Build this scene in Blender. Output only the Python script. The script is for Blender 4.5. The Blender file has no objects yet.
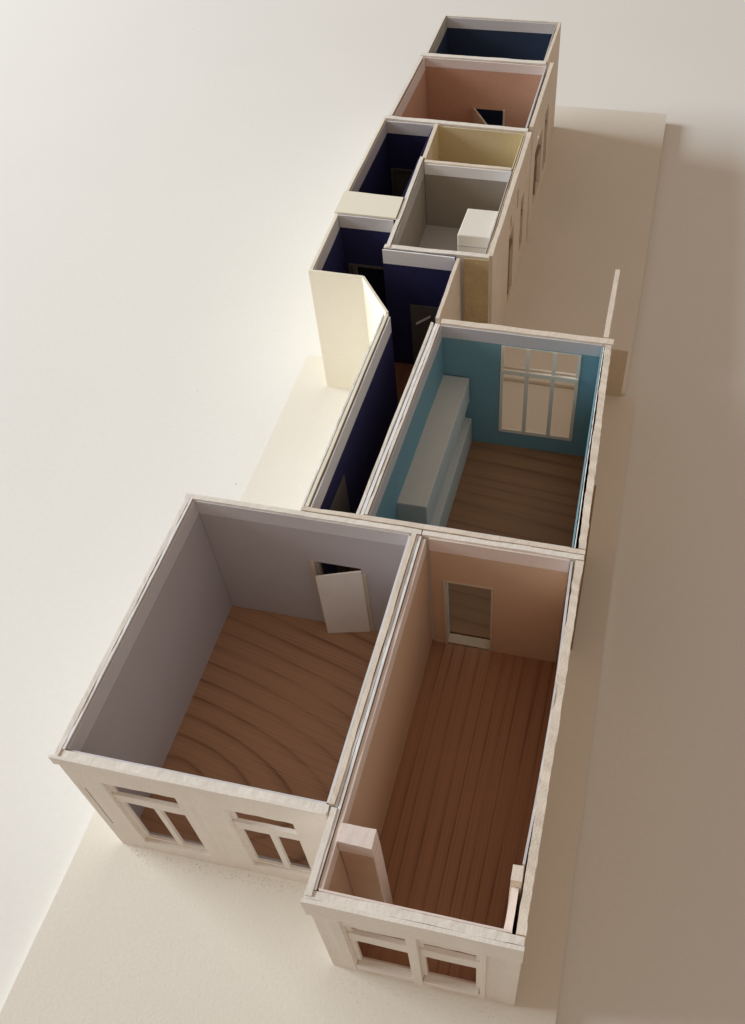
import bpy, math, random
from mathutils import Vector, Matrix, noise
random.seed(4)
S = 0.01                      # plan is measured in centimetres
C = bpy.context.scene.collection
sc = bpy.context.scene

# ------------------------------------------------------------------ materials
def lin(r, g, b):
    f = lambda c: (c/255/12.92) if c/255 <= .04045 else ((c/255+.055)/1.055)**2.4
    return (f(r), f(g), f(b), 1)

def card(name, col, rough=.85, var=.06, bump=.25, fibre=900, blot=45):
    m = bpy.data.materials.new(name); m.use_nodes = True
    nt = m.node_tree; N = nt.nodes; L = nt.links
    b = N['Principled BSDF']; b.inputs['Roughness'].default_value = rough
    b.inputs['Specular IOR Level'].default_value = .25
    tc = N.new('ShaderNodeTexCoord')
    n1 = N.new('ShaderNodeTexNoise'); n1.inputs['Scale'].default_value = blot; n1.inputs['Detail'].default_value = 5
    n2 = N.new('ShaderNodeTexNoise'); n2.inputs['Scale'].default_value = fibre; n2.inputs['Detail'].default_value = 4
    L.new(tc.outputs['Object'], n1.inputs['Vector']); L.new(tc.outputs['Object'], n2.inputs['Vector'])
    ad = N.new('ShaderNodeMath'); ad.operation = 'ADD'
    L.new(n1.outputs['Fac'], ad.inputs[0]); L.new(n2.outputs['Fac'], ad.inputs[1])
    mr = N.new('ShaderNodeMapRange'); mr.inputs[1].default_value = .7; mr.inputs[2].default_value = 1.3
    mr.inputs[3].default_value = 1-var; mr.inputs[4].default_value = 1+var
    L.new(ad.outputs[0], mr.inputs[0])
    mx = N.new('ShaderNodeVectorMath'); mx.operation = 'SCALE'; mx.inputs[0].default_value = col[:3]
    L.new(mr.outputs[0], mx.inputs['Scale']); L.new(mx.outputs[0], b.inputs['Base Color'])
    bp = N.new('ShaderNodeBump'); bp.inputs['Strength'].default_value = bump; bp.inputs['Distance'].default_value = .0002
    L.new(n2.outputs['Fac'], bp.inputs['Height']); L.new(bp.outputs[0], b.inputs['Normal'])
    return m

def specks(m, col, scale, thr):
    """small dark crumbs scattered over a sheet"""
    nt = m.node_tree; N = nt.nodes; L = nt.links; b = N['Principled BSDF']
    src = b.inputs['Base Color'].links[0].from_socket
    tc = N.new('ShaderNodeTexCoord'); vo = N.new('ShaderNodeTexVoronoi'); vo.inputs['Scale'].default_value = scale
    L.new(tc.outputs['Object'], vo.inputs['Vector'])
    sp = N.new('ShaderNodeSeparateColor'); L.new(vo.outputs['Color'], sp.inputs[0])
    r = N.new('ShaderNodeMath'); r.operation = 'MULTIPLY'; r.inputs[1].default_value = thr
    L.new(sp.outputs[0], r.inputs[0])
    lt = N.new('ShaderNodeMath'); lt.operation = 'LESS_THAN'
    L.new(vo.outputs['Distance'], lt.inputs[0]); L.new(r.outputs[0], lt.inputs[1])
    g = N.new('ShaderNodeMath'); g.operation = 'GREATER_THAN'; g.inputs[1].default_value = .72
    L.new(sp.outputs[1], g.inputs[0])
    mu = N.new('ShaderNodeMath'); mu.operation = 'MULTIPLY'
    L.new(lt.outputs[0], mu.inputs[0]); L.new(g.outputs[0], mu.inputs[1])
    mm = N.new('ShaderNodeMath'); mm.operation = 'MULTIPLY'; mm.inputs[1].default_value = .7
    L.new(mu.outputs[0], mm.inputs[0])
    mx = N.new('ShaderNodeMix'); mx.data_type = 'RGBA'; mx.inputs['B'].default_value = col
    L.new(mm.outputs[0], mx.inputs['Factor']); L.new(src, mx.inputs['A']); L.new(mx.outputs['Result'], b.inputs['Base Color'])

def wood(name, ang, centre, sx, sy, c1, c2, freq, dist, nsc=14):
    """printed wood-grain paper: rings stretched along the grain"""
    m = bpy.data.materials.new(name); m.use_nodes = True
    nt = m.node_tree; N = nt.nodes; L = nt.links
    b = N['Principled BSDF']; b.inputs['Roughness'].default_value = .55; b.inputs['Specular IOR Level'].default_value = .3
    tc = N.new('ShaderNodeTexCoord')
    mp = N.new('ShaderNodeMapping'); mp.vector_type = 'TEXTURE'
    mp.inputs['Location'].default_value = (centre[0]*S, centre[1]*S, 0)
    mp.inputs['Rotation'].default_value = (0, 0, ang); mp.inputs['Scale'].default_value = (sx, sy, 1)
    L.new(tc.outputs['Object'], mp.inputs['Vector'])
    nz = N.new('ShaderNodeTexNoise'); nz.inputs['Scale'].default_value = nsc; nz.inputs['Detail'].default_value = 2
    nz.inputs['Roughness'].default_value = .45
    L.new(mp.outputs[0], nz.inputs['Vector'])
    ln = N.new('ShaderNodeVectorMath'); ln.operation = 'LENGTH'; L.new(mp.outputs[0], ln.inputs[0])
    a = N.new('ShaderNodeMath'); a.operation = 'MULTIPLY_ADD'; a.inputs[1].default_value = dist
    L.new(nz.outputs['Fac'], a.inputs[0]); L.new(ln.outputs['Value'], a.inputs[2])
    f = N.new('ShaderNodeMath'); f.operation = 'MULTIPLY'; f.inputs[1].default_value = freq; L.new(a.outputs[0], f.inputs[0])
    fr = N.new('ShaderNodeMath'); fr.operation = 'FRACT'; L.new(f.outputs[0], fr.inputs[0])
    cr = N.new('ShaderNodeValToRGB'); e = cr.color_ramp.elements
    e[0].position = 0; e[0].color = (.45,)*3+(1,); e[1].position = 1; e[1].color = (.6,)*3+(1,)
    x = e.new(.07); x.color = (.15,)*3+(1,)
    x = e.new(.55); x.color = (0,)*3+(1,)
    x = e.new(.84); x.color = (.3,)*3+(1,)
    x = e.new(.96); x.color = (.85,)*3+(1,)
    L.new(fr.outputs[0], cr.inputs[0])
    # fine fibres along the grain
    mp2 = N.new('ShaderNodeMapping'); mp2.inputs['Scale'].default_value = (60/sx*.3, 3600/sy*.3, 1)
    L.new(mp.outputs[0], mp2.inputs['Vector'])
    n2 = N.new('ShaderNodeTexNoise'); n2.inputs['Scale'].default_value = 1.6; n2.inputs['Detail'].default_value = 3
    L.new(mp2.outputs[0], n2.inputs['Vector'])
    mf = N.new('ShaderNodeMath'); mf.operation = 'MULTIPLY_ADD'; mf.inputs[1].default_value = .9; mf.inputs[2].default_value = -.4
    L.new(n2.outputs['Fac'], mf.inputs[0])
    n3 = N.new('ShaderNodeTexNoise'); n3.inputs['Scale'].default_value = 28; L.new(tc.outputs['Object'], n3.inputs['Vector'])
    m3 = N.new('ShaderNodeMath'); m3.operation = 'MULTIPLY'; L.new(cr.outputs[0], m3.inputs[0])
    r3 = N.new('ShaderNodeMapRange'); r3.inputs[1].default_value = .3; r3.inputs[2].default_value = .7; r3.inputs[3].default_value = .15; r3.inputs[4].default_value = 1
    L.new(n3.outputs['Fac'], r3.inputs[0]); L.new(r3.outputs[0], m3.inputs[1])
    s2 = N.new('ShaderNodeMath'); s2.operation = 'ADD'; s2.use_clamp = True
    L.new(m3.outputs[0], s2.inputs[0]); L.new(mf.outputs[0], s2.inputs[1])
    mx = N.new('ShaderNodeMix'); mx.data_type = 'RGBA'
    mx.inputs['A'].default_value = c1; mx.inputs['B'].default_value = c2
    L.new(s2.outputs[0], mx.inputs['Factor']); L.new(mx.outputs['Result'], b.inputs['Base Color'])
    return m

M = dict(
 table = card('table_paper', lin(234,230,224), .8, .02, .1, 500, 8),
 base  = card('base_card', lin(230,222,209), .85, .03, .3, 1100, 20),
 core  = card('ivory_board', lin(236,228,218), .88, .045, .4, 1300, 110),
 edge  = card('raw_board', lin(230,216,200), .92, .06, .5, 1800, 120),
 white = card('white_card', lin(244,242,242), .6, .03, .2),
 grey_white = card('pale_grey_card', lin(212,208,210), .75, .03, .2),
 pinkwhite = card('pale_pink_card', lin(234,218,210), .8, .04, .2),
 tan = card('tan_card', lin(208,193,170), .9, .06, .4),
 brown = card('brown_card', lin(150,126,100), .9, .06, .3),
 lav = card('lavender_card', lin(190,183,184), .8, .03, .15),
 peach = card('peach_card', lin(208,178,152), .8, .03, .15),
 teal = card('teal_card', lin(126,164,176), .8, .05, .15, 900, 30),
 navy = card('navy_card', lin(44,44,84), .8, .12, .2),
 far_navy = card('blue_card', lin(46,58,82), .8, .1, .2),
 terra = card('terracotta_card', lin(202,156,128), .85, .05, .2),
 cream = card('straw_card', lin(220,204,168), .85, .04, .2),
 grey = card('grey_card', lin(160,150,138), .85, .05, .2),
 ltgrey = card('light_grey_card', lin(186,182,178), .8, .04, .2),
 unit = card('blue_grey_card', lin(214,213,208), .75, .04, .25),
 dgrey = card('dark_grey_card', lin(104,98,92), .8, .08, .2),
 ivory = card('ivory_paper', lin(246,239,220), .8, .02, .1),
 frame = card('frame_card', lin(238,228,212), .85, .05, .2),
 box = card('box_card', lin(236,230,218), .85, .03, .15),
 straw = card('straw_board', lin(196,176,138), .95, .12, .5, 600, 140),
 dark = card('dark_gap_card', lin(46,38,34), .9, .1, .2),
)
specks(M['table'], lin(90,70,50), 60, .022)
specks(M['base'], lin(120,95,70), 80, .02)
c1, c2 = lin(186,143,111), lin(116,76,52)
M['wood_lav'] = wood('wood_grain_wide', math.radians(-12), (.7, 2.3), 2.2, 1.0, c1, c2, 152, .017, 13)
M['wood_pink'] = wood('wood_grain_long', math.radians(90), (-14, 9.8), 16, 1, lin(174,128,97), lin(110,72,49), 235, .028, 30)
M['wood_teal'] = wood('wood_grain_cross', math.radians(-4), (-30, -1), 14, 1, lin(166,124,92), lin(106,74,53), 165, .022, 40)
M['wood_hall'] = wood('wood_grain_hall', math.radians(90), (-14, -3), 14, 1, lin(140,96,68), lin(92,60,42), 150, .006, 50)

# ------------------------------------------------------------------ builders
def tag(o, label, cat=None, group=None, kind=None):
    if label: o['label'] = label
    if cat: o['category'] = cat
    if group: o['group'] = group
    if kind: o['kind'] = kind
    return o

def thing(name, loc, label, cat, group=None):
    o = bpy.data.objects.new(name, None); C.objects.link(o)
    o.location = Vector(loc)*S; o.empty_display_size = .01
    return tag(o, label, cat, group)

def origin(o):
    v = Vector((0, 0, 0))
    while o is not None:
        v += o.location; o = o.parent
    return v

def mesh(name, verts, faces, mat, parent=None, smooth=False):
    org = origin(parent)
    me = bpy.data.meshes.new(name)
    me.from_pydata([Vector(v)*S-org for v in verts], [], faces)
    me.materials.append(mat); me.update()
    o = bpy.data.objects.new(name, me); C.objects.link(o)
    if parent: o.parent = parent
    for p in me.polygons: p.use_smooth = smooth
    return o

def wob(x, y, z, seed, amp, fr):
    return noise.noise(Vector((x*fr+seed*7.3, y*fr-seed*3.1, z*fr+seed)))*amp

SEED = [0]
def panel(name, p0, p1, t, z0, z1, mat, parent, holes=(), rough=.03, step=.16, bow=0, torn=1, rag=0):
    """upright sheet standing on the line p0-p1, thickness t to the LEFT of p0->p1, openings (a0,a1,zb,zt) cut through;
    a is x for walls along x and y for walls along y"""
    SEED[0] += 1; sd = SEED[0]
    p0 = Vector(p0); p1 = Vector(p1); d = p1-p0; Lg = d.length; u = d/Lg; n = Vector((-u.y, u.x))
    ax = 0 if abs(d.x) > abs(d.y) else 1
    hs = []
    for a0, a1, zb, zt in holes:
        s0, s1 = sorted(((a0-p0[ax])/u[ax], (a1-p0[ax])/u[ax])); hs.append((max(s0,0), min(s1,Lg), zb, zt))
    ss = {0, Lg}
    k = max(1, int(Lg/step))
    for i in range(1, k): ss.add(Lg*i/k)
    for h in hs: ss.add(h[0]); ss.add(h[1])
    ss = sorted(ss)
    keep = [ss[0]]; hard = {0, Lg} | {h[0] for h in hs} | {h[1] for h in hs}
    for s in ss[1:]:
        if s-keep[-1] < .04 and s not in hard: continue
        if s-keep[-1] < .04 and keep[-1] not in hard: keep.pop()
        if s-keep[-1] < 1e-6: continue
        keep.append(s)
    ss = keep
    zs = {z0, z1}
    for h in hs:
        for z in (h[2], h[3]):
            if z0 < z < z1: zs.add(z)
    if z1-z0 > 1.2: zs.add(z1-.12)
    zs = sorted(zs)
    def filled(i, j):
        if i < 0 or j < 0 or i >= len(ss)-1 or j >= len(zs)-1: return False
        sm = (ss[i]+ss[i+1])/2; zm = (zs[j]+zs[j+1])/2
        return not any(h[0] < sm < h[1] and h[2] < zm < h[3] for h in hs)
    V = []; idx = {}; F = []
    def vid(i, j, k):
        key = (i, j, k)
        if key not in idx:
            s, z = ss[i], zs[j]
            off = t*k + math.sin(math.pi*s/Lg)*bow
            p = p0+u*s+n*off
            x, y, zz = p.x, p.y, z
            w = rough
            if j == len(zs)-1:
                zz += wob(x, y, k*.1, sd, w*.7, .9)+wob(x, y, k*.5, sd+9, w*.3*torn, 5)
            elif j == 0 and rag:
                zz += wob(x, y, 0, sd+2, rag, 1.6)+wob(x, y, 0, sd+3, rag*.9, 6)
            elif j > 0:
                zz += wob(x, y, z, sd, w*.8, 3)
            o = wob(x, y, z+k*5, sd+4, w*.6, .7)+wob(x, y, z+k*5, sd+5, w*.32*torn, 4)
            if k == 0 and t > .1 or k == 1 and t > .1: x += n.x*o; y += n.y*o
            else:
                o = wob(x, y, 0, sd+4, w*.5, .5); x += n.x*o; y += n.y*o
            e = wob(z, k, s, sd+6, w*.6, 2)
            x += u.x*e; y += u.y*e
            idx[key] = len(V); V.append((x, y, zz))
        return idx[key]
    for i in range(len(ss)-1):
        for j in range(len(zs)-1):
            if not filled(i, j): continue
            a, b, c, e = vid(i, j, 0), vid(i+1, j, 0), vid(i+1, j+1, 0), vid(i, j+1, 0)
            A, B, D, E_ = vid(i, j, 1), vid(i+1, j, 1), vid(i+1, j+1, 1), vid(i, j+1, 1)
            F.append((a, b, c, e)); F.append((B, A, E_, D))
            if not filled(i-1, j): F.append((A, a, e, E_))
            if not filled(i+1, j): F.append((b, B, D, c))
            if not filled(i, j-1): F.append((A, B, b, a))
            if not filled(i, j+1): F.append((e, c, D, E_))
    return mesh(name, V, F, mat, parent)

def prism(name, poly, z0, z1, mat, parent=None, rough=.0):
    """flat sheet or block with the given outline"""
    SEED[0] += 1; sd = SEED[0]
    P = []
    for i, p in enumerate(poly):
        q = poly[(i+1) % len(poly)]
        k = max(1, int(math.dist(p, q)/.6)) if rough else 1
        for s in range(k): P.append((p[0]+(q[0]-p[0])*s/k, p[1]+(q[1]-p[1])*s/k))
    P = [(x+wob(x, y, 0, sd, rough, 1.4), y+wob(x, y, 3, sd, rough, 1.4)) for x, y in P]
    n = len(P)
    V = [(x, y, z0) for x, y in P]+[(x, y, z1) for x, y in P]
    F = [tuple(range(n-1, -1, -1)), tuple(range(n, 2*n))]+[(i, (i+1) % n, (i+1) % n+n, i+n) for i in range(n)]
    return mesh(name, V, F, mat, parent)

def box(name, x0, x1, y0, y1, z0, z1, mat, parent=None, bev=.025, skew=None):
    o = prism(name, [(x0, y0), (x1, y0), (x1, y1), (x0, y1)] if skew is None else skew, z0, z1, mat, parent)
    if bev:
        m = o.modifiers.new('bevel', 'BEVEL'); m.width = bev*S; m.segments = 2; m.limit_method = 'ANGLE'
    return o

FZ = 5.36            # where the coloured card stops and the white frieze starts
def lined(parent, p0, p1, z0, mat, holes=(), t=.05, ztop=5.93, fmat=None, fz=FZ, rough=.018, wall=None, bow=0, label=None, frieze=True):
    """coloured card glued to a wall; its white upper band is a strip of its own"""
    w = wall or parent
    panel('lining', p0, p1, t, z0, fz-.006 if frieze else ztop, mat, w, holes, rough*.5, bow=bow)
    if frieze: panel('frieze', p0, p1, t+.012, fz, ztop, fmat or M['grey_white'], w, (), rough, bow=bow)

# ------------------------------------------------------------------ setting
t = prism('table_surface', [(-150, -90), (130, -90), (130, 170), (-150, 170)], -1.4, -.42, M['table'])
tag(t, 'smooth white table surface under the card model', kind='structure')

b = prism('base_board', [(-1.32, 14.1), (-1.32, 5), (-1.3, 0), (-1.3, -14), (13.38, -14), (13.4, 5.8), (13.37, 22.47), (-1.34, 22.47)], -.38, -.0, M['base'], None, .02)
tag(b, 'long thin ivory card sheet under the two front rooms, cut off by the photo bottom', 'base board')
b = prism('base_board', [(.25, 22.5), (12.93, 22.5), (13.02, 30), (13.1, 47.1), (6, 47.0), (.25, 46.9)], -.38, .16, M['base'], None, .02)
tag(b, 'thicker cream base board under the far rooms with its bare right half in shadow', 'base board')

G = 'open topped card rooms of the model house'
def room(loc, label, cat='room module'): return thing('house_module', loc, label, cat, G)

def window(parent, wall, x0, x1, z0, z1, y, t, cols, transom, bar, mat, mtop=None):
    """window child of a room: frame strips standing in an opening of a wall that runs along x"""
    W = prism('window', [(x0, y), (x1, y), (x1, y+t), (x0, y+t)], z0-.02, z0+bar*.9, mat, parent)     # bottom rail
    prism('top_rail', [(x0, y), (x1, y), (x1, y+t), (x0, y+t)], z1-bar*.25, z1+.01, mat, W)
    for xa in (x0-.01, x1-bar*.7):
        panel('stile', (xa, y-.003), (xa+bar*.7+.01, y-.003), t*.97, z0+.06, z1-.04, mat, W, (), .012)
    n = len(cols)
    for c in cols:
        panel('mullion', (c-bar/2, y-.02), (c+bar/2, y-.02), t+.01, z0+.03, mtop or z1-.03, mat, W, (), .02)
    if transom:
        panel('transom', (x0+.01, y-.05), (x1-.01, y-.05), t+.03, transom[0], transom[1], mat, W, (), .02)
    return W

# ------------------------------------------------------------------ lavender room, front left
r = room((0, 0, 0), 'large front left room with lavender grey walls, wood floor and two front windows')
F1 = [(.9, 2.95, .66, 4.85), (4.28, 6.15, .66, 4.8)]
w = panel('wall', (0, .0), (7.16, .0), .24, 0, 5.97, M['core'], r, F1+[(.2, .25, 1.75, 4.2)], .035)
w['label'] = 'pale street facade with two windows'
lined(r, (.26, .255), (7.06, .255), .2, M['lav'], F1, wall=w, ztop=5.9)
panel('coping', (-.1, -.04), (7.15, -.04), .08, 5.72, 6.03, M['core'], w, (), .03, .1, torn=.3, rag=.09)
for (x0, x1, z0, z1), c, tr in ((F1[0], 2.02, (3.52, 3.98)), (F1[1], 5.3, (3.42, 3.88))):
    window(r, w, x0, x1, z0, z1, .12, .08, [c], tr, .17, M['core'], mtop=tr[0]+.1)
w = panel('wall', (-.04, 8.78), (-.02, .0), .12, 0, 6.0, M['core'], r, (), .03)
panel('card_layer', (.09, 8.78), (.11, .26), .07, .2, 5.99, M['white'], w, (), .02)
lined(r, (.185, 8.74), (.2, .3), .2, M['lav'], wall=w)
D1 = [(3.78, 5.36, .2, 3.78)]
w = panel('wall', (-.1, 8.76), (7.4, 8.76), .17, 0, 6.0, M['core'], r, D1, .03)
lined(r, (.25, 8.705), (7.06, 8.705), .2, M['lav'], D1, wall=w)
w = panel('wall', (7.28, .25), (7.28, 8.75), .14, 0, 6.02, M['edge'], r, (), .03)
lined(r, (7.12, .3), (7.12, 8.7), .2, M['lav'], wall=w)
prism('floor', [(.2, .25), (7.13, .25), (7.13, 8.75), (.2, 8.75)], .01, .2, M['wood_lav'], r)
# door leaf swung a little into the room, hinged on its right
d = panel('door', (3.95, 8.26), (5.38, 8.62), .06, .22, 3.62, M['core'], r, (), .02)
d['label'] = 'plain pale card door standing ajar'
for v in d.data.vertices:
    if v.co.z > .03: v.co.z += (v.co.x-.045)*.14
panel('door_frame', (3.68, 8.67), (3.8, 8.67), .05, .2, 3.84, M['tan'], r, (), .01)
panel('door_frame', (5.36, 8.67), (5.5, 8.67), .05, .2, 3.5, M['tan'], r, (), .01)

# ------------------------------------------------------------------ pink room, front right
r = room((7.2, -1.95, 0), 'long narrow front right room with peach pink walls, dark wood floor and two pillars')
F2 = [(7.95, 9.55, .55, 4.3), (9.77, 11.3, .55, 4.3)]
w = panel('wall', (7.2, -1.95), (12.25, -1.95), .2, 0, 5.96, M['core'], r, F2, .035)
w['label'] = 'narrow rough facade with a double window'
panel('fascia', (7.17, -2.06), (12.27, -2.06), .1, 5.02, 5.99, M['core'], w, (), .035, .1, torn=.4, rag=.12)
panel('card_layer', (7.5, -1.74), (11.95, -1.74), .05, .2, 5.97, M['pinkwhite'], w, F2, .02)
for (x0, x1, z0, z1) in F2:
    W = window(r, w, x0, x1, z0, z1, -1.86, .1, [], (2.95, 3.55), .16, M['core'])
    prism('sill', [(x0+.02, -2.02), (x1-.02, -2.02), (x1-.02, -1.8), (x0+.02, -1.8)], .6, .8, M['core'], W, .015)
panel('window_post', (9.54, -2.03), (9.78, -2.03), .26, .3, 4.9, M['core'], w, (), .03)
panel('facing_strip', (7.62, -1.99), (7.9, -1.99), .05, .25, 4.7, M['core'], w, (), .03)
panel('facing_strip', (11.33, -2.0), (11.45, -2.0), .05, .25, 4.9, M['core'], w, (), .03)
w = panel('wall', (7.38, -1.9), (7.38, .2), .16, 0, 6.0, M['core'], r, (), .03)
w2 = panel('wall', (7.36, .24), (7.36, 8.72), .065, .2, 5.98, M['white'], r, (), .03)
panel('card_layer', (7.445, -1.74), (7.445, 8.7), .07, .2, 5.98, M['white'], w2, (), .02)
lined(r, (7.58, 8.66), (7.58, -1.7), .2, M['peach'], wall=w2, fmat=M['pinkwhite'], t=-.12)
D2 = [(8.1, 9.6, .19, 3.9)]
w = panel('wall', (7.44, 8.76), (12.26, 8.76), .17, 0, 6.0, M['core'], r, D2, .03)
lined(r, (7.66, 8.695), (11.86, 8.695), .2, M['peach'], [(8.1, 9.6, .19, 3.9)], wall=w, fmat=M['pinkwhite'])
for a in ((8.05, 8.11), (9.59, 9.65)): panel('door_frame', (a[0], 8.66), (a[1], 8.66), .3, .2, 3.94, M['tan'], r, (), .01)
panel('door_frame', (8.06, 8.665), (9.64, 8.665), .28, 3.88, 3.95, M['tan'], r, (), .01)
panel('threshold', (8.1, 8.76), (9.6, 8.76), .36, .1, .205, M['tan'], r, (), .006)
w = panel('wall', (12.26, -1.74), (12.26, 8.72), .22, 0, 5.99, M['edge'], r, (), .045, .1, torn=1.6)
panel('lining', (11.96, 8.66), (12.0, -.2), -.05, .2, 5.9, M['peach'], w, (), .015, bow=.09)
panel('frieze', (11.955, 8.66), (11.995, -.2), -.062, 5.36, 5.98, M['grey_white'], w, (), .02, bow=.09)
prism('floor', [(7.5, -1.7), (12.0, -1.7), (12.0, 8.7), (7.5, 8.7)], .01, .2, M['wood_pink'], r)
p = panel('pillar', (7.6, -.58), (8.42, -.58), .44, .2, 5.4, M['peach'], r, (), .015)
p['label'] = 'thick square peach pillar by the left wall'
panel('pillar_band', (7.59, -.59), (8.44, -.59), .47, 5.41, 5.99, M['pinkwhite'], p, (), .03)
panel('pillar_side', (8.425, -.57), (8.425, -.14), -.035, .2, 5.4, M['pinkwhite'], p, (), .02)
p = panel('pillar', (11.72, -.6), (11.98, -.6), .36, .2, 5.95, M['edge'], r, (), .05)
p['label'] = 'slim rough white pillar by the right wall'
panel('pillar_side', (11.94, -1.72), (11.95, -.62), .17, .2, 5.5, M['pinkwhite'], p, (), .05)

# ------------------------------------------------------------------ teal room
r = room((5.4, 9.1, 0), 'square teal blue room with wood floor and a six pane window')
w = panel('wall', (3.6, 8.965), (12.26, 8.965), .16, 0, 6.01, M['edge'], r, [(8.1, 9.6, .19, 3.9), (3.78, 5.36, .2, 3.78)], .035)
lined(r, (11.8, 9.14), (5.72, 9.14), .2, M['teal'], [(8.1, 9.6, .19, 3.9)], wall=w, t=-.05, ztop=5.97)
w = panel('wall', (5.42, 9.15), (5.66, 18.42), -.1, 0, 5.99, M['white'], r, (), .035)
panel('card_layer', (5.37, 9.15), (5.58, 18.5), .09, 0, 5.97, M['core'], w, (), .04)
panel('card_layer', (5.545, 9.2), (5.765, 18.4), -.09, 0, 5.985, M['core'], w, (), .035)
lined(r, (5.66, 9.2), (5.87, 18.38), .2, M['teal'], wall=w, t=-.055)
WIN = [(8.14, 11.06, 1.02, 5.34)]
w = panel('wall', (5.85, 18.47), (12.12, 18.47), .27, 0, 6.0, M['edge'], r, WIN, .03)
lined(r, (5.9, 18.4), (11.76, 18.4), .2, M['teal'], [(8.1, 11.1, .97, 5.33)], wall=w, t=.06, fz=5.42)
W = window(r, w, 8.14, 11.06, 1.0, 5.38, 18.38, .08, [9.13, 10.12], (4.08, 4.26), .15, M['frame'])
panel('transom', (8.14, 18.5), (11.06, 18.5), .1, 4.16, 4.3, M['edge'], W, (), .01)
w = panel('wall', (12.26, 9.2), (12.07, 18.45), .22, 0, 5.97, M['edge'], r, (), .05, .1, torn=1.8)
panel('card_layer', (11.93, 9.2), (11.79, 18.4), -.03, .2, 5.93, M['white'], w, (), .03, .12, torn=1.5)
panel('lining', (11.85, 9.2), (11.72, 18.38), -.055, .2, 5.9, M['teal'], w, (), .02)
panel('side_panel', (12.34, 9.4), (12.3, 13.6), .06, .02, 3.9, M['brown'], w, (), .03)
prism('floor', [(5.75, 9.2), (11.8, 9.2), (11.75, 18.4), (5.9, 18.4)], .01, .2, M['wood_teal'], r)

# kitchen block standing in the teal room
k = thing('cabinet', (5.8, 11.7, .2), 'two tier blue grey card cabinet along the left wall of the teal room', 'cabinet')
sk = lambda a, b2: [(5.68+a, 11.72), (5.7+b2, 11.72), (5.83+b2, 18.3), (5.87+a, 18.3)]
box('upper_unit', 0, 0, 0, 0, 2.45, 3.66, M['unit'], k, .03, [(5.68, 11.72), (6.8, 11.72), (6.95, 18.33), (5.92, 18.33)])
box('splash_back', 0, 0, 0, 0, 1.52, 2.47, M['unit'], k, .0, [(5.7, 11.78), (6.64, 11.78), (6.78, 18.33), (5.93, 18.33)])
box('counter', 0, 0, 0, 0, .2, 1.55, M['unit'], k, .03, [(5.69, 11.74), (6.93, 11.74), (7.04, 18.34), (5.93, 18.34)])

# ------------------------------------------------------------------ hallway with the bay
r = room((3.6, 9.1, 0), 'narrow navy blue hallway left of the teal room, with an angled ivory bay')
w = panel('wall', (3.68, 9.15), (3.74, 18.62), -.1, .0, 6.0, M['ivory'], r, (), .02)
w['label'] = 'long ivory outer wall, navy inside'
panel('card_layer', (3.63, 9.15), (3.69, 18.6), .045, 0, 5.98, M['white'], w, (), .04)
DH = [(10.3, 11.85, .2, 3.9)]
lined(r, (3.84, 9.15), (3.9, 18.5), .16, M['navy'], wall=w, t=-.06, ztop=5.97, fz=5.3)
panel('door', (3.915, 10.0), (3.93, 11.9), -.03, .2, 4.5, M['dgrey'], w, (), .01)['label'] = 'dark grey closed door in the navy wall'
w = panel('wall', (3.74, 18.66), (2.28, 20.6), -.1, 0, 6.02, M['ivory'], r, (), .015)
w['label'] = 'brightly lit angled ivory bay wall'
w = panel('wall', (2.3, 20.6), (.13, 20.6), -.1, 0, 6.0, M['ivory'], r, (), .015)
w['label'] = 'flat ivory bay wall facing the viewer'
w = panel('wall', (.12, 20.6), (-.03, 26.24), -.12, 0, 5.965, M['ivory'], r, (), .02)
lined(r, (.26, 20.72), (.11, 24.5), .16, M['navy'], wall=w, t=-.06)
w = panel('wall', (.1, 24.62), (2.5, 24.62), .1, .16, 5.96, M['navy'], r, [(.42, 2.0, .2, 3.56)], .02)
panel('lining', (.16, 24.56), (2.5, 24.56), .05, .16, 5.42, M['navy'], w, [(.42, 2.0, .2, 3.56)], .01)
panel('frieze', (.16, 24.53), (2.5, 24.53), .08, 5.42, 5.98, M['grey_white'], w, (), .02)
for a in (.36, 1.96): panel('door_frame', (a, 24.5), (a+.08, 24.5), .1, .2, 3.64, M['dgrey'], w, (), .01)
panel('door_frame', (.37, 24.51), (2.03, 24.51), .08, 3.55, 3.65, M['dgrey'], w, (), .01)
prism('lid', [(-.02, 24.64), (2.6, 24.64), (2.54, 26.2), (-.05, 26.25)], 5.97, 6.06, M['ivory'], r, .02)
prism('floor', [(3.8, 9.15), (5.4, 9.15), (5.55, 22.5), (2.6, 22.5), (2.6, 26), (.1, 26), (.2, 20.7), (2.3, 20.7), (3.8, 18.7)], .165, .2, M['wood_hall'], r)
w = panel('wall', (2.62, 22.56), (5.56, 22.56), .06, .2, 5.96, M['navy'], r, [(3.62, 5.0, .2, 3.46)], .012)
lined(r, (2.58, 22.5), (5.52, 22.5), .2, M['navy'], [(3.62, 5.0, .2, 3.46)], wall=w, ztop=5.98, fmat=M['white'])
panel('end_edge', (2.56, 22.5), (2.62, 22.5), .1, .2, 5.4, M['navy'], w, (), .01)
d = panel('door', (3.6, 22.44), (5.02, 22.44), .04, .2, 3.5, M['dgrey'], r, (), .01)
h = panel('slanted_strip', (3.82, 22.38), (4.48, 22.38), .04, 2.52, 2.62, M['white'], d, (), .02)  # slim white strip slanting up across the door
me = h.data
for v in me.vertices: v.co.z += (v.co.x-(.22*S))*.75
w = panel('wall', (5.73, 18.76), (5.74, 22.5), .14, 0, 5.98, M['edge'], r, (), .03)
w['label'] = 'bare tan wall beyond the teal room'
panel('lining', (5.58, 18.76), (5.59, 22.48), .03, .2, 5.9, M['navy'], w, (), .01)

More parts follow.
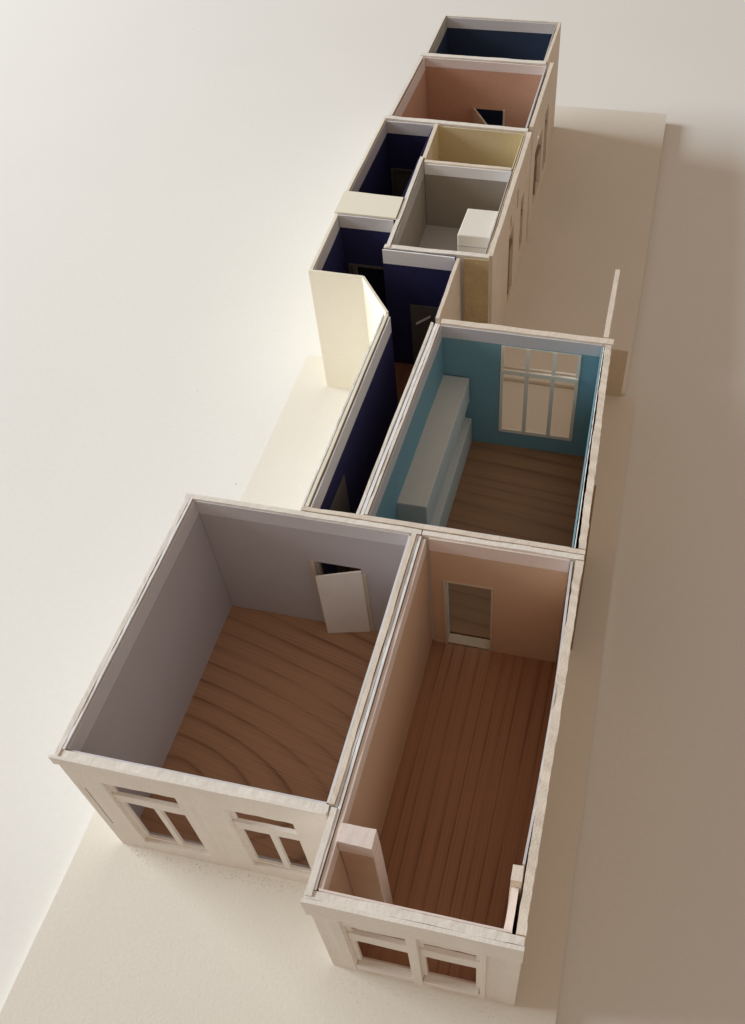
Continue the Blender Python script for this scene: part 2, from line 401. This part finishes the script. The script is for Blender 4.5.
# ------------------------------------------------------------------ small navy room, far left
r = room((0, 26.2, 0), 'small dark navy room behind the ivory lid, left of the straw coloured room')
w = panel('wall', (-.03, 26.26), (-.05, 32.62), -.12, 0, 6.01, M['ivory'], r, (), .02)
lined(r, (.105, 26.3), (.085, 32.54), .16, M['navy'], wall=w, t=-.06)
w = panel('wall', (.2, 26.1), (2.5, 26.1), .12, .16, 5.94, M['navy'], r, (), .01)
ND = [(.2, 1.4, .2, 3.55)]
w = panel('wall', (.14, 32.48), (2.4, 32.48), .06, .16, 5.4, M['navy'], r, ND, .012)
panel('frieze', (.14, 32.46), (2.42, 32.46), .09, 5.4, 5.96, M['grey_white'], w, (), .02)
panel('door', (.2, 32.56), (1.4, 32.56), .05, .2, 3.54, M['dgrey'], r, (), .005)
panel('door_frame', (.19, 32.42), (.33, 32.42), .05, .2, 3.62, M['dgrey'], w, (), .01)
panel('door_frame', (.33, 32.42), (1.5, 32.42), .05, 3.53, 3.63, M['dgrey'], w, (), .01)
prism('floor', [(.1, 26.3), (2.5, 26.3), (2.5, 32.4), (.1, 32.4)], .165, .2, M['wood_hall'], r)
w = panel('wall', (2.56, 29.5), (2.44, 32.58), -.17, .16, 6.0, M['edge'], r, (), .03)
panel('lining', (2.39, 26.2), (2.37, 32.4), -.03, .2, 5.9, M['navy'], w, (), .01)

# ------------------------------------------------------------------ grey room
r = room((2.6, 22.6, 0), 'grey walled middle room with a raised pale floor, holding a white box')
w = panel('wall', (2.68, 22.66), (2.46, 29.6), -.16, 0, 6.02, M['core'], r, (), .035)
panel('card_layer', (2.635, 24.7), (2.46, 29.4), .06, 5.2, 6.0, M['navy'], w, (), .02)
lined(r, (2.86, 22.95), (2.66, 29.2), 2.9, M['grey'], wall=w, t=-.06, fmat=M['ltgrey'], ztop=5.98)
w = panel('wall', (2.6, 22.64), (6.84, 22.74), .24, 0, 5.99, M['core'], r, (), .03)
w['label'] = 'cream topped front wall with a tan outer face'
panel('outer_card', (5.88, 22.6), (6.86, 22.63), .05, .17, 5.93, M['straw'], w, (), .015)
w = panel('wall', (2.72, 29.22), (6.6, 29.24), .18, .17, 6.0, M['edge'], r, (), .03)
lined(r, (2.74, 29.15), (6.6, 29.17), 2.9, M['grey'], wall=w, fz=5.45, fmat=M['white'])
WO = [(26.9, 28.3, .7, 4.1), (30.2, 31.1, 1.2, 3.9), (27.1, 27.6, 4.35, 5.0), (28.9, 29.3, 4.3, 5.2)]
w = panel('wall', (6.96, 22.9), (6.98, 32.62), .2, 0, 5.99, M['edge'], r, WO, .035)
w['label'] = 'tan outer wall with narrow windows'
panel('lining', (6.73, 22.92), (6.74, 32.5), .05, .17, 5.97, M['tan'], w, (), .02)
panel('frieze', (6.66, 22.95), (6.66, 29.1), .03, 5.3, 6.0, M['grey_white'], w, (), .02)
for a0, a1, zb, zt in WO[:2]:
    W = panel('window', (6.9, a0), (6.9, a0+.2), .08, zb, zt, M['brown'], r, (), .01)
    panel('mullion', (6.92, (a0+a1)/2-.08), (6.92, (a0+a1)/2+.08), .08, zb, zt, M['brown'], W, (), .01)
    panel('transom', (6.925, a0), (6.925, a1), .05, zt-1.1, zt-.9, M['brown'], W, (), .01)
prism('floor', [(2.7, 22.9), (6.7, 22.9), (6.7, 29.15), (2.7, 29.15)], 2.7, 2.9, M['ltgrey'], r)
q = prism('box', [(5.26, 24.22), (6.6, 24.24), (6.62, 26.2), (5.3, 26.18)], 2.9, 5.88, M['box'])
m = q.modifiers.new('bevel', 'BEVEL'); m.width = .04*S; m.segments = 2
tag(q, 'plain white card box standing in the front right corner of the grey room', 'box')
panel('seam', (5.28, 24.2), (6.58, 24.22), .015, 5.36, 5.39, M['ltgrey'], q, (), .01)

# ------------------------------------------------------------------ straw room
r = room((2.6, 29.4, 0), 'small empty room with straw yellow walls between the grey room and the terracotta room')
w = panel('wall', (2.6, 32.5), (6.66, 32.5), .05, .17, 5.92, M['cream'], r, (), .015)
w = panel('wall', (2.66, 29.44), (2.58, 32.48), -.05, .17, 5.94, M['cream'], r, (), .015)
w = panel('wall', (6.64, 32.5), (6.64, 29.44), -.04, .17, 5.94, M['cream'], r, (), .015)
w = panel('wall', (6.6, 29.46), (2.7, 29.44), -.04, .17, 5.93, M['cream'], r, (), .015)
prism('floor', [(2.6, 29.45), (6.7, 29.45), (6.7, 32.5), (2.6, 32.5)], .165, .2, M['cream'], r)

# ------------------------------------------------------------------ terracotta room
r = room((0, 32.7, 0), 'terracotta pink walled room, second from the far end, with a small open door')
w = panel('wall', (-.04, 32.66), (6.78, 32.62), .27, 0, 6.0, M['core'], r, [(.2, 1.4, .2, 3.55)], .03)
panel('lining', (6.56, 32.96), (.36, 32.96), -.04, .17, 5.9, M['terra'], w, [(.2, 1.4, .2, 3.55)], .015)
w = panel('wall', (.12, 32.98), (.18, 39.2), -.16, 0, 6.0, M['core'], r, (), .025)
lined(r, (.345, 32.98), (.4, 39.14), .17, M['terra'], wall=w, t=-.06, fmat=M['pinkwhite'])
DT = [(3.0, 4.56, .2, 3.5)]
w = panel('wall', (.16, 39.26), (6.62, 39.4), .3, .17, 6.0, M['core'], r, DT, .025)
lined(r, (.4, 39.18), (6.58, 39.24), .17, M['terra'], DT, wall=w, fmat=M['pinkwhite'], fz=5.5)
for a in (2.93, 4.55): panel('door_frame', (a, 39.14), (a+.09, 39.14), .1, .2, 3.56, M['tan'], r, (), .01)
d = panel('door', (2.98, 39.1), (4.05, 37.35), .09, .2, 3.55, M['tan'], r, (), .01)
d['label'] = 'narrow tan door leaf standing wide open'
WT = [(34.2, 36.7, 1.2, 4.1), (37.5, 38.7, 1.2, 4.4), (34.9, 35.4, 4.35, 5.0)]
w = panel('wall', (6.97, 33.05), (7.0, 39.55), .18, 0, 6.02, M['edge'], r, WT, .035)
w['label'] = 'tan outer wall with tall windows'
panel('lining', (6.68, 33.0), (6.68, 39.3), .06, .17, 5.97, M['grey_white'], w, [(34.9, 35.4, 4.35, 5.0)], .02)
for a0, a1, zb, zt in WT[:2]:
    W = panel('window', (6.9, a0), (6.9, a0+.2), .08, zb, zt, M['brown'], r, (), .01)
    panel('mullion', (6.92, (a0+a1)/2-.1), (6.92, (a0+a1)/2+.1), .08, zb, zt, M['brown'], W, (), .01)
    panel('transom', (6.925, a0), (6.925, a1), .05, zt-1.1, zt-.9, M['brown'], W, (), .01)
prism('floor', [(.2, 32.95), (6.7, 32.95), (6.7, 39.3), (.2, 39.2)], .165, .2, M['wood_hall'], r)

# ------------------------------------------------------------------ farthest room
r = room((.3, 39.6, 0), 'farthest room at the top of the photo with dark blue walls')
w = panel('wall', (.38, 39.6), (.32, 44.3), -.12, 0, 6.0, M['core'], r, (), .02)
lined(r, (.52, 39.6), (.47, 44.0), .17, M['far_navy'], wall=w, t=-.06, fmat=M['ltgrey'])
w = panel('wall', (.36, 44.1), (6.72, 44.3), .16, 0, 6.0, M['core'], r, (), .025)
lined(r, (.52, 44.03), (6.35, 44.2), .17, M['far_navy'], wall=w, fz=5.42)
w = panel('wall', (6.66, 39.7), (6.72, 44.26), .14, 0, 6.0, M['edge'], r, [(40.9, 42.2, 1.4, 4.6)], .03)
panel('lining', (6.5, 39.7), (6.5, 44.05), .05, .17, 5.93, M['ltgrey'], w, (), .02)
W = panel('window', (6.62, 40.9), (6.62, 41.1), .05, 1.4, 4.6, M['brown'], r, (), .01)
panel('mullion', (6.62, 41.5), (6.62, 41.64), .05, 1.4, 4.6, M['brown'], W, (), .01)
prism('floor', [(.4, 39.6), (6.6, 39.6), (6.6, 44.1), (.4, 44.1)], .165, .2, M['far_navy'], r)

# ------------------------------------------------------------------ courtyard wall
r = thing('garden_wall', (11.8, 18.8, 0), 'thin free standing card wall running back from the far right corner of the teal room', 'wall')
panel('wall', (11.92, 18.78), (11.94, 22.88), .18, 0, 6.02, M['edge'], r, (), .025)
panel('end_panel', (11.95, 22.4), (12.76, 22.4), .06, .0, 2.48, M['tan'], r, (), .01)['label'] = 'short low brown panel'

# ------------------------------------------------------------------ card dust along the foot of the facade
V = []; F = []
for i in range(600):
    x = random.uniform(.3, 7.0); y = -.08-abs(random.gauss(0, .22)); q = random.uniform(.004, .012)
    if i % 6 == 0: x = random.uniform(7.4, 12.4); y = -2.1-abs(random.gauss(0, .25))
    k = len(V); a = random.uniform(0, 6)
    V += [(x+q*math.cos(a+j*2.09), y+q*math.sin(a+j*2.09), 0.0) for j in range(3)]+[(x, y, q*1.1)]
    F += [(k, k+1, k+3), (k+1, k+2, k+3), (k+2, k, k+3)]
tag(mesh('dust', V, F, M['brown']), 'fine grey brown card dust lying along the foot of the front facades', 'dust', kind='stuff')

# ------------------------------------------------------------------ camera
f, cx, cy = 916.974, 450.014, 526.242
R = ((0.97741215, 0.21056072, -0.01815696), (-0.1525981, 0.76256277, 0.62865877), (0.14621667, -0.611688, 0.77746928))
cam = bpy.data.cameras.new('camera'); co = bpy.data.objects.new('camera', cam); C.objects.link(co)
co.matrix_world = Matrix.Translation(Vector((12.204, -7.545, 27.319))*S) @ Matrix(R).transposed().to_4x4()
cam.sensor_fit = 'AUTO'; cam.sensor_width = 36; cam.lens = f/1024*36
cam.shift_x = (372.5-cx)/1024; cam.shift_y = (cy-512)/1024
cam.clip_start = .002; cam.clip_end = 50
sc.camera = co

# ------------------------------------------------------------------ light: one wide window far to the left, warm dim room
w = bpy.data.worlds.new('World'); sc.world = w; w.use_nodes = True
bg = w.node_tree.nodes['Background']; bg.inputs[0].default_value = (1.0, .80, .64, 1); bg.inputs[1].default_value = .37
ld = bpy.data.lights.new('window_light', 'AREA'); ld.shape = 'RECTANGLE'; ld.size = 1.3; ld.size_y = .66
ld.energy = 58; ld.color = (.83, .935, 1.0)
lo = bpy.data.objects.new('window_light', ld); C.objects.link(lo)
lo.location = Vector((-190, 26, 90))*S
dv = (Vector((6, 26, 0))-Vector((-190, 26, 90))).normalized()
zc = -dv; xc = Vector((0, 1, 0)); yc = zc.cross(xc)
lo.rotation_euler = Matrix((xc, yc, zc)).transposed().to_euler()

sc.view_settings.view_transform = 'Standard'; sc.view_settings.look = 'None'
sc.view_settings.exposure = 0; sc.view_settings.gamma = 1
sc.render.engine = 'CYCLES'
sc.cycles.max_bounces = 8; sc.cycles.diffuse_bounces = 5
